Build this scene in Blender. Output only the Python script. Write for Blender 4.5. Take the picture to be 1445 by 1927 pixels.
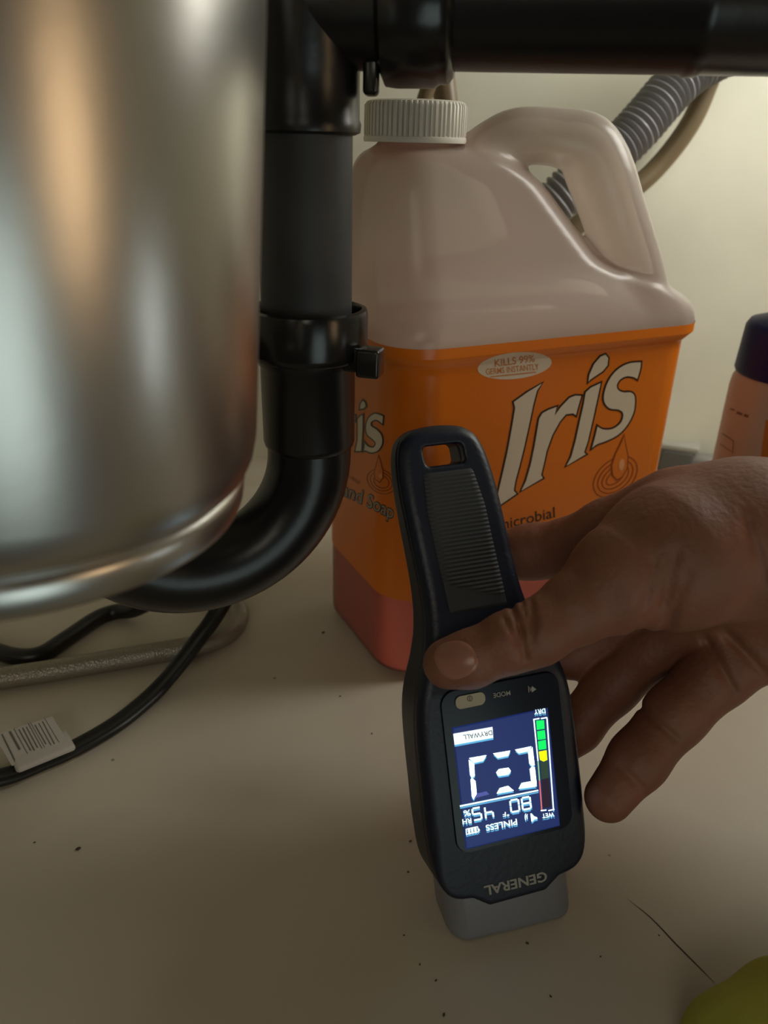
import bpy, bmesh, math, random
import numpy as np
from mathutils import Vector
from mathutils.bvhtree import BVHTree
random.seed(4)
SC = bpy.context.scene
COL = SC.collection
for o in list(bpy.data.objects): bpy.data.objects.remove(o)

# ------------------------------------------------------------------ camera
FPX, CAMH = 1447.0, 0.30
TH, RO = math.radians(25.5), math.radians(1.5)
FW = np.array([0, math.cos(TH), -math.sin(TH)])
_R0 = np.array([1.0, 0, 0]); _U0 = np.array([0, math.sin(TH), math.cos(TH)])
RT = _R0*math.cos(RO)+_U0*math.sin(RO); UP = _U0*math.cos(RO)-_R0*math.sin(RO)
CP = np.array([0, 0, CAMH])
cam = bpy.data.cameras.new('camera'); camo = bpy.data.objects.new('camera', cam); COL.objects.link(camo)
from mathutils import Matrix
camo.matrix_world = Matrix(((RT[0], UP[0], -FW[0], CP[0]), (RT[1], UP[1], -FW[1], CP[1]), (RT[2], UP[2], -FW[2], CP[2]), (0, 0, 0, 1)))
cam.sensor_fit = 'HORIZONTAL'; cam.sensor_width = 36; cam.lens = 36*FPX/1445
cam.clip_start = 0.01; cam.clip_end = 20
cam.dof.use_dof = True; cam.dof.focus_distance = 0.35; cam.dof.aperture_fstop = 13
SC.camera = camo
# ------------------------------------------------------------------ light, world, exposure
SC.view_settings.view_transform = 'Standard'; SC.view_settings.look = 'None'
SC.view_settings.gamma = 1; SC.view_settings.exposure = 0.0
w = bpy.data.worlds.new('room'); SC.world = w; w.use_nodes = True
w.node_tree.nodes['Background'].inputs[0].default_value = (0.60, 0.50, 0.36, 1)
w.node_tree.nodes['Background'].inputs[1].default_value = 0.05
def area(name, loc, target, sx, sy, power, col, spread=180):
    l = bpy.data.lights.new(name, 'AREA'); l.shape = 'RECTANGLE'; l.size = sx; l.size_y = sy
    l.energy = power; l.color = col; l.spread = math.radians(spread)
    o = bpy.data.objects.new(name, l); COL.objects.link(o); o.location = loc
    o.rotation_euler = (Vector(target)-Vector(loc)).to_track_quat('-Z', 'Y').to_euler()
    return o
area('kitchen_window_light', (-0.20, -1.6, 1.0), (0.1, 0.35, 0.15), 1.0, 0.7, 4.8, (1.0, 0.90, 0.74))
area('disposer_cool_panel', (0.44, -0.62, -0.04), (-0.07, 0.14, 0.26), 0.42, 0.50, 0.43, (0.80, 0.98, 0.95), 120)  # added low panel right of the camera, brightens the disposer with a cool reflection
area('warm_lamp_light', (1.00, -0.38, 0.30), (-0.05, 0.15, 0.30), 0.24, 0.46, 0.085, (1.0, 0.66, 0.36), 50)
area('disposer_streak_strip', (0.60, 0.17, 0.07), (-0.05, 0.155, 0.27), 0.014, 0.13, 0.008, (0.9, 1.0, 1.0), 60)  # added strip in front of the right wall, draws the disposer's thin streak
area('right_opening_light', (0.54, 0.56, 0.54), (0.18, 0.75, 0.25), 0.3, 0.25, 1.75, (1.0, 0.98, 0.90), 130)

# ------------------------------------------------------------------ helpers
def ray(px, py): return FW+RT*(px-722.5)/FPX-UP*(py-963.5)/FPX
def at(px, py, d): return CP+ray(px, py)*d            # a point at a real distance along the view axis
def onplane(px, py, O, N):
    r = ray(px, py); return CP+r*(np.dot(O-CP, N)/np.dot(r, N))
def onz(px, py, z=0.0): return onplane(px, py, np.array([0, 0, z]), np.array([0, 0, 1.0]))
def ony(px, py, y): return onplane(px, py, np.array([0, y, 0.0]), np.array([0, 1.0, 0]))

def srgb(h):
    v = [int(h[i:i+2], 16)/255 for i in (0, 2, 4)]
    return tuple((c/12.92 if c <= .04045 else ((c+.055)/1.055)**2.4) for c in v)
def mat(name, col, rough=.5, metal=0, emit=None, estr=1, bump=0, bscale=60, var=0, vscale=20, coat=0, trans=0, spec=.5, sss=0, aniso=0):
    m = bpy.data.materials.new(name); m.use_nodes = True; nt = m.node_tree; b = nt.nodes['Principled BSDF']
    b.inputs['Base Color'].default_value = (*col, 1); b.inputs['Roughness'].default_value = rough
    b.inputs['Metallic'].default_value = metal; b.inputs['Coat Weight'].default_value = coat
    b.inputs['Specular IOR Level'].default_value = spec
    b.inputs['Transmission Weight'].default_value = trans
    if sss:
        b.inputs['Subsurface Weight'].default_value = sss; b.inputs['Subsurface Radius'].default_value = (1, .35, .2); b.inputs['Subsurface Scale'].default_value = .004
    if emit: b.inputs['Emission Color'].default_value = (*emit, 1); b.inputs['Emission Strength'].default_value = estr
    tc = nt.nodes.new('ShaderNodeTexCoord')
    if bump:
        n = nt.nodes.new('ShaderNodeTexNoise'); n.inputs['Scale'].default_value = bscale; n.inputs['Detail'].default_value = 6
        nt.links.new(tc.outputs['Object'], n.inputs['Vector'])
        bp = nt.nodes.new('ShaderNodeBump'); bp.inputs['Strength'].default_value = bump; bp.inputs['Distance'].default_value = .001
        nt.links.new(n.outputs[0], bp.inputs['Height']); nt.links.new(bp.outputs[0], b.inputs['Normal'])
    if var:
        n = nt.nodes.new('ShaderNodeTexNoise'); n.inputs['Scale'].default_value = vscale; n.inputs['Detail'].default_value = 5
        nt.links.new(tc.outputs['Object'], n.inputs['Vector'])
        cr = nt.nodes.new('ShaderNodeValToRGB'); cr.color_ramp.elements[0].position = .3; cr.color_ramp.elements[1].position = .7
        cr.color_ramp.elements[0].color = (*[c*(1-var) for c in col], 1); cr.color_ramp.elements[1].color = (*[min(1, c*(1+var*.6)) for c in col], 1)
        nt.links.new(n.outputs[0], cr.inputs[0]); nt.links.new(cr.outputs[0], b.inputs['Base Color'])
    return m
def link(name, me, m=None, parent=None, smooth=True):
    o = bpy.data.objects.new(name, me); COL.objects.link(o)
    if m:
        me.materials.append(m)
    if parent: o.parent = parent
    if smooth:
        me.polygons.foreach_set('use_smooth', [True]*len(me.polygons)); me.update()
    return o
def tag(o, label=None, cat=None, group=None, kind=None):
    if label: o['label'] = label
    if cat: o['category'] = cat
    if group: o['group'] = group
    if kind: o['kind'] = kind
    return o
def empty(name, label, cat, loc=(0, 0, 0), group=None):
    # an Empty standing at the base of its thing; the parts are built in world space and keep it
    o = bpy.data.objects.new(name, None); COL.objects.link(o); o.empty_display_size = .02; o.location = loc
    return tag(o, label, cat, group)
def fix(root):
    # parts were modelled in world space: keep them there under their root
    bpy.context.view_layer.update()
    for c in root.children: c.matrix_parent_inverse = root.matrix_world.inverted()
def pymesh(name, V, Fc):
    me = bpy.data.meshes.new(name); me.from_pydata([tuple(map(float, v)) for v in V], [], [tuple(map(int, f)) for f in Fc]); me.update(); return me
def recalc(me):
    bm = bmesh.new(); bm.from_mesh(me); bmesh.ops.recalc_face_normals(bm, faces=bm.faces); bm.to_mesh(me); bm.free(); return me
def sharp(o, ang=40):
    me = o.data; bm = bmesh.new(); bm.from_mesh(me); a = math.radians(ang)
    for e in bm.edges:
        if len(e.link_faces) == 2 and e.calc_face_angle(0) > a: e.smooth = False
    bm.to_mesh(me); bm.free(); return o
def frame_z(ax):
    z = np.array(ax, float); z /= np.linalg.norm(z)
    t = np.array([0, 0, 1.0]) if abs(z[2]) < .9 else np.array([0, 1.0, 0])
    x = np.cross(t, z); x /= np.linalg.norm(x); return x, np.cross(z, x), z
def lathe(name, prof, O, axis=(0, 0, 1), seg=96, m=None, parent=None, close=True, rfun=None):
    x, y, z = frame_z(axis); O = np.array(O, float); V = []; Fc = []
    for (r, h) in prof:
        for k in range(seg):
            a = 2*math.pi*k/seg; rr = r if rfun is None else rfun(r, h, a)
            V.append(O+z*h+x*rr*math.cos(a)+y*rr*math.sin(a))
    n = len(prof)
    for i in range(n-1):
        for k in range(seg):
            a = i*seg+k; b = i*seg+(k+1) % seg; Fc.append((a, b, b+seg, a+seg))
    if close:
        Fc.append(tuple(range(seg-1, -1, -1))); Fc.append(tuple((n-1)*seg+k for k in range(seg)))
    me = recalc(pymesh(name, V, Fc)); return sharp(link(name, me, m, parent), 45)
def catmull(P, n=12):
    P = [np.array(p, float) for p in P]; P = [2*P[0]-P[1]]+P+[2*P[-1]-P[-2]]; out = []
    for i in range(1, len(P)-2):
        for k in range(n):
            t = k/n; a, b, c, d = P[i-1:i+3]
            out.append(.5*((2*b)+(-a+c)*t+(2*a-5*b+4*c-d)*t*t+(-a+3*b-3*c+d)*t**3))
    out.append(P[-2]); return np.array(out)
def sweep(name, path, rad, seg=24, m=None, parent=None, sect=None, caps=True):
    # rad: number or function of (index, arc length); sect: list of 2-D points of a unit section
    path = np.array(path, float); n = len(path)
    T = np.gradient(path, axis=0); T /= np.linalg.norm(T, axis=1)[:, None]
    s = np.concatenate([[0], np.cumsum(np.linalg.norm(np.diff(path, axis=0), axis=1))])
    t0 = T[0]; up = np.array([0, 0, 1.0]) if abs(t0[2]) < .9 else np.array([0, 1.0, 0])
    x = np.cross(up, t0); x /= np.linalg.norm(x)
    if sect is None: sect = [(math.cos(2*math.pi*k/seg), math.sin(2*math.pi*k/seg)) for k in range(seg)]
    seg = len(sect); V = []; Fc = []
    for i in range(n):
        x = x-T[i]*np.dot(x, T[i]); x /= np.linalg.norm(x); y = np.cross(T[i], x)
        r = rad(i, s[i]) if callable(rad) else rad
        for (a, b) in sect: V.append(path[i]+x*a*r+y*b*r)
    for i in range(n-1):
        for k in range(seg):
            a = i*seg+k; b = i*seg+(k+1) % seg; Fc.append((a, b, b+seg, a+seg))
    if caps: Fc.append(tuple(range(seg-1, -1, -1))); Fc.append(tuple((n-1)*seg+k for k in range(seg)))
    return sharp(link(name, recalc(pymesh(name, V, Fc)), m, parent), 60)
def rbox(name, size, M, r, m, parent=None, seg=4):
    bm = bmesh.new(); bmesh.ops.create_cube(bm, size=1)
    for v in bm.verts: v.co = Vector((v.co.x*size[0], v.co.y*size[1], v.co.z*size[2]))
    if r: bmesh.ops.bevel(bm, geom=bm.edges[:], offset=r, segments=seg, affect='EDGES', profile=.5)
    bm.transform(M); me = bpy.data.meshes.new(name); bm.to_mesh(me); bm.free()
    return link(name, me, m, parent)
def mframe(O, X, Y, Z):
    return Matrix(((X[0], Y[0], Z[0], O[0]), (X[1], Y[1], Z[1], O[1]), (X[2], Y[2], Z[2], O[2]), (0, 0, 0, 1)))

# ---- distance fields -> smooth closed surfaces
def surface_nets(Vl, lo, h):
    S = Vl < 0; nx, ny, nz = Vl.shape
    c = np.zeros((nx-1, ny-1, nz-1), np.int8)
    for i in (0, 1):
        for j in (0, 1):
            for k in (0, 1): c += S[i:nx-1+i, j:ny-1+j, k:nz-1+k]
    act = np.argwhere((c > 0) & (c < 8)); ids = -np.ones(c.shape, np.int64); ids[tuple(act.T)] = np.arange(len(act))
    acc = np.zeros((len(act), 3)); cnt = np.zeros(len(act))
    cor = [(i, j, k) for i in (0, 1) for j in (0, 1) for k in (0, 1)]
    for p in cor:
        for ax in range(3):
            if p[ax]: continue
            q = list(p); q[ax] = 1; q = tuple(q)
            a = Vl[act[:, 0]+p[0], act[:, 1]+p[1], act[:, 2]+p[2]]; b = Vl[act[:, 0]+q[0], act[:, 1]+q[1], act[:, 2]+q[2]]
            mk = (a < 0) != (b < 0); t = np.where(mk, a/np.where(mk, a-b, 1), 0)
            P = np.tile(np.array(p, float), (len(act), 1)); P[:, ax] += t
            acc[mk] += P[mk]; cnt[mk] += 1
    V = lo+(act+acc/cnt[:, None])*h; Q = []
    for ax in range(3):
        o1, o2 = [(1, 2), (2, 0), (0, 1)][ax]
        s0 = [slice(None)]*3; s1 = [slice(None)]*3; s0[ax] = slice(0, -1); s1[ax] = slice(1, None)
        for o in (o1, o2): s0[o] = slice(1, -1); s1[o] = slice(1, -1)
        A = S[tuple(s0)]; B = S[tuple(s1)]
        for flip, mk in ((0, A & ~B), (1, B & ~A)):
            e = np.argwhere(mk)
            if not len(e): continue
            e[:, o1] += 1; e[:, o2] += 1
            def g(d1, d2):
                f = e.copy(); f[:, o1] -= d1; f[:, o2] -= d2; return ids[tuple(f.T)]
            q = np.stack([g(1, 1), g(0, 1), g(0, 0), g(1, 0)], 1)
            Q.append(q[:, ::-1] if flip else q)
    return V, np.concatenate(Q)
def field(fn, lo, hi, h):
    lo = np.array(lo, float); hi = np.array(hi, float); n = np.ceil((hi-lo)/h).astype(int)+1
    X, Y, Z = np.meshgrid(*[lo[i]+h*np.arange(n[i]) for i in range(3)], indexing='ij', sparse=True)
    return surface_nets(fn(X.astype(np.float32), Y.astype(np.float32), Z.astype(np.float32)).astype(np.float32), lo, h)
def npmesh(name, V, Q):
    me = bpy.data.meshes.new(name); me.vertices.add(len(V)); me.vertices.foreach_set('co', np.ascontiguousarray(V, np.float32).ravel())
    me.loops.add(len(Q)*4); me.loops.foreach_set('vertex_index', Q.astype(np.int32).ravel())
    me.polygons.add(len(Q)); me.polygons.foreach_set('loop_start', np.arange(0, len(Q)*4, 4, dtype=np.int32)); me.update(calc_edges=True); me.validate(); return me
def smin(a, b, k): h = np.clip(.5+.5*(b-a)/k, 0, 1); return b*(1-h)+a*h-k*h*(1-h)
def smax(a, b, k): return -smin(-a, -b, k)
def cone(X, Y, Z, a, b, ra, rb):
    d = b-a; L = float(d@d)
    h = np.clip(((X-a[0])*d[0]+(Y-a[1])*d[1]+(Z-a[2])*d[2])/L, 0, 1)
    return np.sqrt((X-a[0]-h*d[0])**2+(Y-a[1]-h*d[1])**2+(Z-a[2]-h*d[2])**2)-(ra+(rb-ra)*h)
def poly_sdf(X, Y, P):
    d = None; s = np.ones(np.broadcast(X, Y).shape, bool); n = len(P)
    for i in range(n):
        ax, ay = P[i]; bx, by = P[(i+1) % n]; ex, ey = bx-ax, by-ay; wx = X-ax; wy = Y-ay
        t = np.clip((wx*ex+wy*ey)/(ex*ex+ey*ey), 0, 1); q = (wx-ex*t)**2+(wy-ey*t)**2
        d = q if d is None else np.minimum(d, q)
        c = ((ay > Y) != (by > Y)) & (X < (bx-ax)*(Y-ay)/((by-ay) if by != ay else 1e-9)+ax); s = s ^ c
    return np.where(~s, -1, 1)*np.sqrt(d)

# ---- flat figures (lettering, print) laid on a plane or on a curved body
def fill2d(loops, maxlen=None):
    cu = bpy.data.curves.new('f', 'CURVE'); cu.dimensions = '2D'; cu.fill_mode = 'BOTH'
    for L in loops:
        sp = cu.splines.new('POLY'); sp.points.add(len(L)-1); sp.use_cyclic_u = True
        for i, p in enumerate(L): sp.points[i].co = (p[0], p[1], 0, 1)
    o = bpy.data.objects.new('f', cu); COL.objects.link(o); bpy.context.view_layer.update()
    me = bpy.data.meshes.new_from_object(o); bpy.data.objects.remove(o); bpy.data.curves.remove(cu)
    V = [(v.co.x, v.co.y) for v in me.vertices]; Fc = [tuple(p.vertices) for p in me.polygons]; bpy.data.meshes.remove(me)
    return V, Fc
def text2d(s, bold=0.0, squeeze=1):
    cu = bpy.data.curves.new('t', 'FONT'); cu.body = s; cu.offset = bold; cu.resolution_u = 3
    o = bpy.data.objects.new('t', cu); COL.objects.link(o); bpy.context.view_layer.update()
    me = bpy.data.meshes.new_from_object(o); bpy.data.objects.remove(o); bpy.data.curves.remove(cu)
    A = np.array([(v.co.x, v.co.y) for v in me.vertices]); Fc = [tuple(p.vertices) for p in me.polygons]; bpy.data.meshes.remove(me)
    A[:, 0] = (A[:, 0]-A[:, 0].min())/(A[:, 0].max()-A[:, 0].min()); h = .7
    A[:, 1] = A[:, 1]/h
    return A, Fc
def text_px(s, p0, p1, up, bold=0.0):
    A, Fc = text2d(s, bold); p0 = np.array(p0, float); p1 = np.array(p1, float); up = np.array(up, float)
    return [tuple(p0+(p1-p0)*a+up*b) for a, b in A], Fc
def lay(name, parts, mapper, m, parent, thick=0, sub=None):
    # parts: list of (2-D verts, faces); mapper: 2-D -> 3-D
    bm = bmesh.new()
    for V, Fc in parts:
        vs = [bm.verts.new((v[0], v[1], 0)) for v in V]
        for f in Fc:
            try: bm.faces.new([vs[i] for i in f])
            except ValueError: pass
    if sub:
        for _ in range(6):
            es = [e for e in bm.edges if e.calc_length() > sub]
            if not es: break
            bmesh.ops.subdivide_edges(bm, edges=es, cuts=1); bmesh.ops.triangulate(bm, faces=bm.faces[:])
    bm.normal_update()
    for v in bm.verts: v.co = Vector(mapper(v.co.x, v.co.y))
    bm.normal_update(); c = sum((f.normal.dot(Vector(CP)-f.calc_center_median())*f.calc_area() for f in bm.faces), 0)
    if c < 0: bmesh.ops.reverse_faces(bm, faces=bm.faces[:])
    me = bpy.data.meshes.new(name); bm.to_mesh(me); bm.free(); return link(name, me, m, parent, smooth=False)
def inflate(L, d):
    # moves a closed outline outwards by d (any winding)
    P = np.array(L, float); n = len(P); A = sum(P[i][0]*P[(i+1) % n][1]-P[(i+1) % n][0]*P[i][1] for i in range(n)); s = 1 if A > 0 else -1; out = []
    for i in range(n):
        a = P[i]-P[i-1]; b = P[(i+1) % n]-P[i]; a /= np.linalg.norm(a); b /= np.linalg.norm(b)
        na = np.array([a[1], -a[0]])*s; nb = np.array([b[1], -b[0]])*s; mm = na+nb; mm /= np.linalg.norm(mm); k = max(.5, mm@na); out.append(tuple(P[i]+mm*d/k))
    return out
def smooth2(L, n=4, keep=()):
    P = [np.array(p, float) for p in L]; N = len(P); out = []
    for i in range(N):
        a, b, c, d = P[i-1], P[i], P[(i+1) % N], P[(i+2) % N]
        if i in keep: a = b
        if (i+1) % N in keep: d = c
        for k in range(n):
            t = k/n; out.append(tuple(.5*((2*b)+(-a+c)*t+(2*a-5*b+4*c-d)*t*t+(-a+3*b-3*c+d)*t**3)))
    return out
def ellipse(cx, cy, a, b, rot=0, n=40):
    r = math.radians(rot); return [(cx+a*math.cos(t)*math.cos(r)-b*math.sin(t)*math.sin(r), cy+a*math.cos(t)*math.sin(r)+b*math.sin(t)*math.cos(r)) for t in [2*math.pi*k/n for k in range(n)]]
def bar(p, q, w):
    p = np.array(p, float); q = np.array(q, float); d = q-p; d /= np.linalg.norm(d); n = np.array([-d[1], d[0]])*w/2
    return [tuple(p+n), tuple(q+n), tuple(q-n), tuple(p-n)]
def poly(L): return (list(L), [tuple(range(len(L)))])
def rrect(u0, v0, u1, v1, r, n=5):
    out = []
    for cx, cy, a0 in ((u1-r, v1-r, 0), (u0+r, v1-r, 90), (u0+r, v0+r, 180), (u1-r, v0+r, 270)):
        for k in range(n+1): a = math.radians(a0+90*k/n); out.append((cx+r*math.cos(a), cy+r*math.sin(a)))
    return out

# ------------------------------------------------------------------ materials
def paint(name, col, seamcol=None):
    m = mat(name, col, rough=.42, bump=.25, bscale=35, var=.10, vscale=7); nt = m.node_tree; b = nt.nodes['Principled BSDF']
    src = b.inputs['Base Color'].links[0].from_socket
    tc = nt.nodes.new('ShaderNodeTexCoord'); vo = nt.nodes.new('ShaderNodeTexVoronoi'); vo.inputs['Scale'].default_value = 24
    nt.links.new(tc.outputs['Object'], vo.inputs['Vector'])
    cr = nt.nodes.new('ShaderNodeValToRGB'); cr.color_ramp.elements[0].position = .012; cr.color_ramp.elements[0].color = (.12, .09, .06, 1)
    cr.color_ramp.elements[1].position = .03; cr.color_ramp.elements[1].color = (1, 1, 1, 1); nt.links.new(vo.outputs['Distance'], cr.inputs[0])
    mx = nt.nodes.new('ShaderNodeMixRGB'); mx.blend_type = 'MULTIPLY'; mx.inputs[0].default_value = .8
    nt.links.new(src, mx.inputs[1]); nt.links.new(cr.outputs[0], mx.inputs[2]); nt.links.new(mx.outputs[0], b.inputs['Base Color']); return m
M_floor = paint('painted_floor', (.56, .50, .40))
M_wall = paint('painted_wall', (.68, .66, .54))
M_metal = mat('brushed_steel', (.56, .55, .52), rough=.31, metal=1.0, bump=.06, bscale=90)
M_black = mat('black_abs', (.008, .008, .009), rough=.30, bump=.12, bscale=120)
M_pipe = mat('scuffed_grey_abs', (.030, .031, .034), rough=.55, bump=.25, bscale=90, var=.45, vscale=35)
M_nut = mat('glossy_black', (.010, .010, .010), rough=.22, bump=.15, bscale=70)
M_cap = mat('white_cap', (.82, .77, .68), rough=.45, sss=.0)
M_liquid = mat('pink_soap', (.98, .20, .14), rough=.2)
M_label = mat('orange_label', (.76, .185, .008), rough=.30, bump=.05, bscale=40)
M_white = mat('cream_print', (.72, .62, .48), rough=.3)
M_dark = mat('dark_print', (.035, .012, .004), rough=.3)
M_brown = mat('rust_print', (.30, .055, .006), rough=.3)
M_pale = mat('pale_orange_print', (.85, .38, .16), rough=.25)
M_body = mat('meter_shell', (.004, .008, .022), rough=.42, bump=.15, bscale=500)  # dark shell; the navy in its colour stands in for blue haze around the screen
M_grip = mat('meter_rubber', (.020, .022, .024), rough=.6)
M_glass = mat('meter_window', (.006, .009, .020), rough=.2, spec=.3)
M_sensor = mat('sensor_grey', (.19, .195, .21), rough=.35)
M_lcd = mat('lcd_back', (.004, .008, .03), rough=.35, emit=(.008, .020, .11), estr=1.0)
M_lit = mat('lcd_lit', (.8, .95, 1), emit=(.72, .95, 1.0), estr=1.5)
M_litb = mat('lcd_bright', (.8, .95, 1), emit=(.66, .88, 1.0), estr=5)
M_bar = mat('lcd_bar', (.8, .95, 1), emit=(.85, .98, 1.0), estr=1.1)
M_ink = mat('lcd_ink', (.005, .01, .03), .3)
M_glow = mat('lcd_depth', (.1, .3, .45), emit=(.10, .40, .70), estr=1.0)
M_lit2 = mat('lcd_dim', (.1, .1, .3), emit=(.07, .09, .34), estr=.9)
M_green = mat('lcd_green', (0, .5, .1), emit=(.0, .75, .10), estr=1.3)
M_yel = mat('lcd_yellow', (.5, .6, 0), emit=(.65, .85, .0), estr=1.3)
M_dgreen = mat('lcd_dark_green', (.02, .04, .02), emit=(.018, .045, .03), estr=1)
M_dred = mat('lcd_dark_red', (.02, .01, .02), emit=(.014, .008, .02), estr=1)
M_redline = mat('lcd_red', (.4, .1, .1), emit=(.75, .16, .15), estr=1)
M_lgreen = mat('lcd_pale_green', (.2, .4, .1), emit=(.25, .6, .3), estr=1)
M_print = mat('grey_print', (.34, .34, .30), rough=.5)
M_button = mat('button_tan', (.42, .38, .27), rough=.5)
M_skin = mat('skin', (.22, .085, .048), rough=.55, bump=.4, bscale=320, var=.16, vscale=45, sss=.12)
M_nail = mat('nail', (.33, .15, .10), rough=.28)
M_cable = mat('black_cable', (.008, .008, .008), rough=.4)
M_navy = mat('navy_cap', (.005, .007, .075), rough=.45, spec=.25)
M_beige = mat('beige_bottle', (.40, .29, .23), rough=.45)
M_tan = mat('tan_tube', (.16, .115, .06), rough=.4)
M_hose = mat('grey_hose', (.22, .22, .225), rough=.45)
M_cloth = mat('yellow_green_cloth', (.42, .40, .05), rough=.9, bump=.5, bscale=300)
M_paper = mat('tag_white', (.50, .47, .43), rough=.5)

# ------------------------------------------------------------------ setting
def slab(name, lo, hi, m):
    V = [(x, y, z) for x in (lo[0], hi[0]) for y in (lo[1], hi[1]) for z in (lo[2], hi[2])]
    Fc = [(0, 1, 3, 2), (4, 6, 7, 5), (0, 4, 5, 1), (2, 3, 7, 6), (0, 2, 6, 4), (1, 5, 7, 3)]
    o = link(name, recalc(pymesh(name, V, Fc)), m, smooth=False); return tag(o, kind='structure')
YW = .755
slab('floor', (-.50, .02, -.018), (.62, YW, 0), M_floor)
slab('wall_back', (-.50, YW, -.018), (.62, YW+.015, .66), M_wall)
slab('wall_right', (.62, .02, -.018), (.635, YW+.015, .66), M_wall)
slab('wall_left', (-.515, .02, -.018), (-.50, YW+.015, .66), M_wall)
slab('ceiling', (-.515, .10, .66), (.635, YW+.015, .675), M_wall)

# ------------------------------------------------------------------ garbage disposer
DC = np.array([-.104, .200, 0.0])
DT = np.array([math.sin(math.radians(4)), 0, math.cos(math.radians(4))]); DO = np.array([DC[0]-.0068, DC[1], .218])-DT*.218
disp = empty('garbage_disposer', 'brushed steel garbage disposer hanging at left with rounded grooved bottom', 'garbage disposer', (DC[0], DC[1], .218))
R = .0735
lathe('canister', [(.02, .2177), (R-.007, .2178), (R-.0042, .2184), (R-.0022, .2200), (R-.0008, .2235), (R, .2295), (R, .50), (R-.01, .51), (.02, .512)], DO, DT, seg=160, m=M_metal, parent=disp)
lathe('bottom_bowl', [(.015, .2060), (R-.012, .2062), (R-.0062, .2068), (R-.0042, .2080), (R-.0036, .2098), (R-.0032, .2150), (R-.0042, .2172), (R-.0060, .2182), (.02, .2185)], DO, DT, seg=160, m=M_metal, parent=disp)
lathe('mounting_collar', [(.045, .512), (.052, .514), (.052, .575), (.045, .66)], DO, DT, seg=96, m=M_metal, parent=disp)
fix(disp)

# ------------------------------------------------------------------ drain pipework
PX, PY = -.0352, .333
drain = empty('drain_pipe', 'black plastic drain trap running down beside the steel disposer from the overhead pipe', 'pipe', (PX, PY, .09))
lathe('tailpiece', [(.0192, .205), (.0192, .33)], (PX, PY, 0), m=M_pipe, parent=drain)['label'] = 'scuffed dark grey straight pipe'
# tee: vertical hub and horizontal arm
def zat(py, Y=PY):
    return ony(570, py, Y)[2]
zt = zat(246, PY-.02)
lathe('tee_fitting', [(.0200, zt-.001), (.0222, zt), (.0225, zt+.003), (.0218, zt+.0045), (.0218, zt+.02), (.0222, zt+.022), (.0222, zt+.10), (.0205, .42), (.0205, .50)], (PX, PY, 0), m=M_black, parent=drain)
HD = np.array([math.cos(math.radians(-7)), math.sin(math.radians(-7)), 0])
hz = .3462; HO = np.array([PX, PY, hz])
HN = float(np.linalg.norm(HO[:2]))
lathe('tee_arm', [(.016, -.005), (.0215, .0), (.0215, .036)], HO, HD, m=M_black, parent=drain)
hx = [(.0225, .030), (.0265, .032), (.0270, .036), (.0268, .050), (.0255, .052), (.0255, .055), (.0232, .057)]
lathe('coupling_nut', hx, HO, HD, seg=96, m=M_nut, parent=drain)
lathe('horizontal_pipe', [(.0212, .054), (.0212, .137), (.0220, .1385), (.0220, .1425), (.0212, .144), (.0212, .56)], HO, HD, m=M_black, parent=drain)
p = HO+HD*.0265+np.array([0, -.004, -.0238])
lg = rbox('nut_lug', (.0060, .012, .012), mframe(p, HD, np.array([0, 1.0, 0]), np.array([0, 0, 1.0])), .0018, M_nut, drain)
p2 = at(783, 138, .308)
# compression nut with tab
zn1 = zat(603, PY-.026); zn0 = zat(697, PY-.026)
lathe('compression_nut', [(.0196, zn0), (.0250, zn0), (.0258, zn0+.001), (.0262, zn0+.003), (.0262, zn1-.002), (.0256, zn1), (.0236, zn1+.0005), (.0230, zn1-.001), (.0228, zn1-.006), (.0196, zn1-.006)], (PX, PY, 0), m=M_nut, parent=drain)
p = at(693, 681, .321)
X = np.array([.96, -.28, 0]); Y = np.array([.28, .96, 0])
rbox('nut_tab', (.0100, .010, .0120), mframe(p+X*.0008, X, Y, np.array([0, 0, 1.0])), .0014, M_nut, drain)
rbox('nut_rib', (.012, .004, .0100), mframe(p-X*.008+Y*.001, X, Y, np.array([0, 0, 1.0])), .001, M_nut, drain)
zh = zat(862, PY-.02)
lathe('trap_hub', [(.0193, zh-.001), (.0203, zh), (.0208, zh+.002), (.0208, zn0-.004), (.0218, zn0-.003), (.0218, zn0+.001)], (PX, PY, 0), m=M_black, parent=drain)
al = math.radians(24); RB = .0525; zc = zh-.004
BD = np.array([-math.cos(al), -math.sin(al), 0]); P = []
P.append(np.array([PX, PY, zh+.01]))
BC = np.array([PX, PY, zc])+BD*RB
for k in range(0, 41):
    a = math.pi*k/40; P.append(BC-BD*RB*math.cos(a)-np.array([0, 0, 1.0])*RB*math.sin(a))
for k in range(1, 9):
    a = math.pi/2*k/8; P.append(BC+BD*RB+np.array([0, .024*(1-math.cos(a)), .024*math.sin(a)]))
P.append(P[-1]+np.array([0, .05, .0])); P.append(P[-1]+np.array([0, .30, .008]))
sweep('trap_bend', P, .0192, seg=64, m=M_black, parent=drain)
fix(drain)

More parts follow.
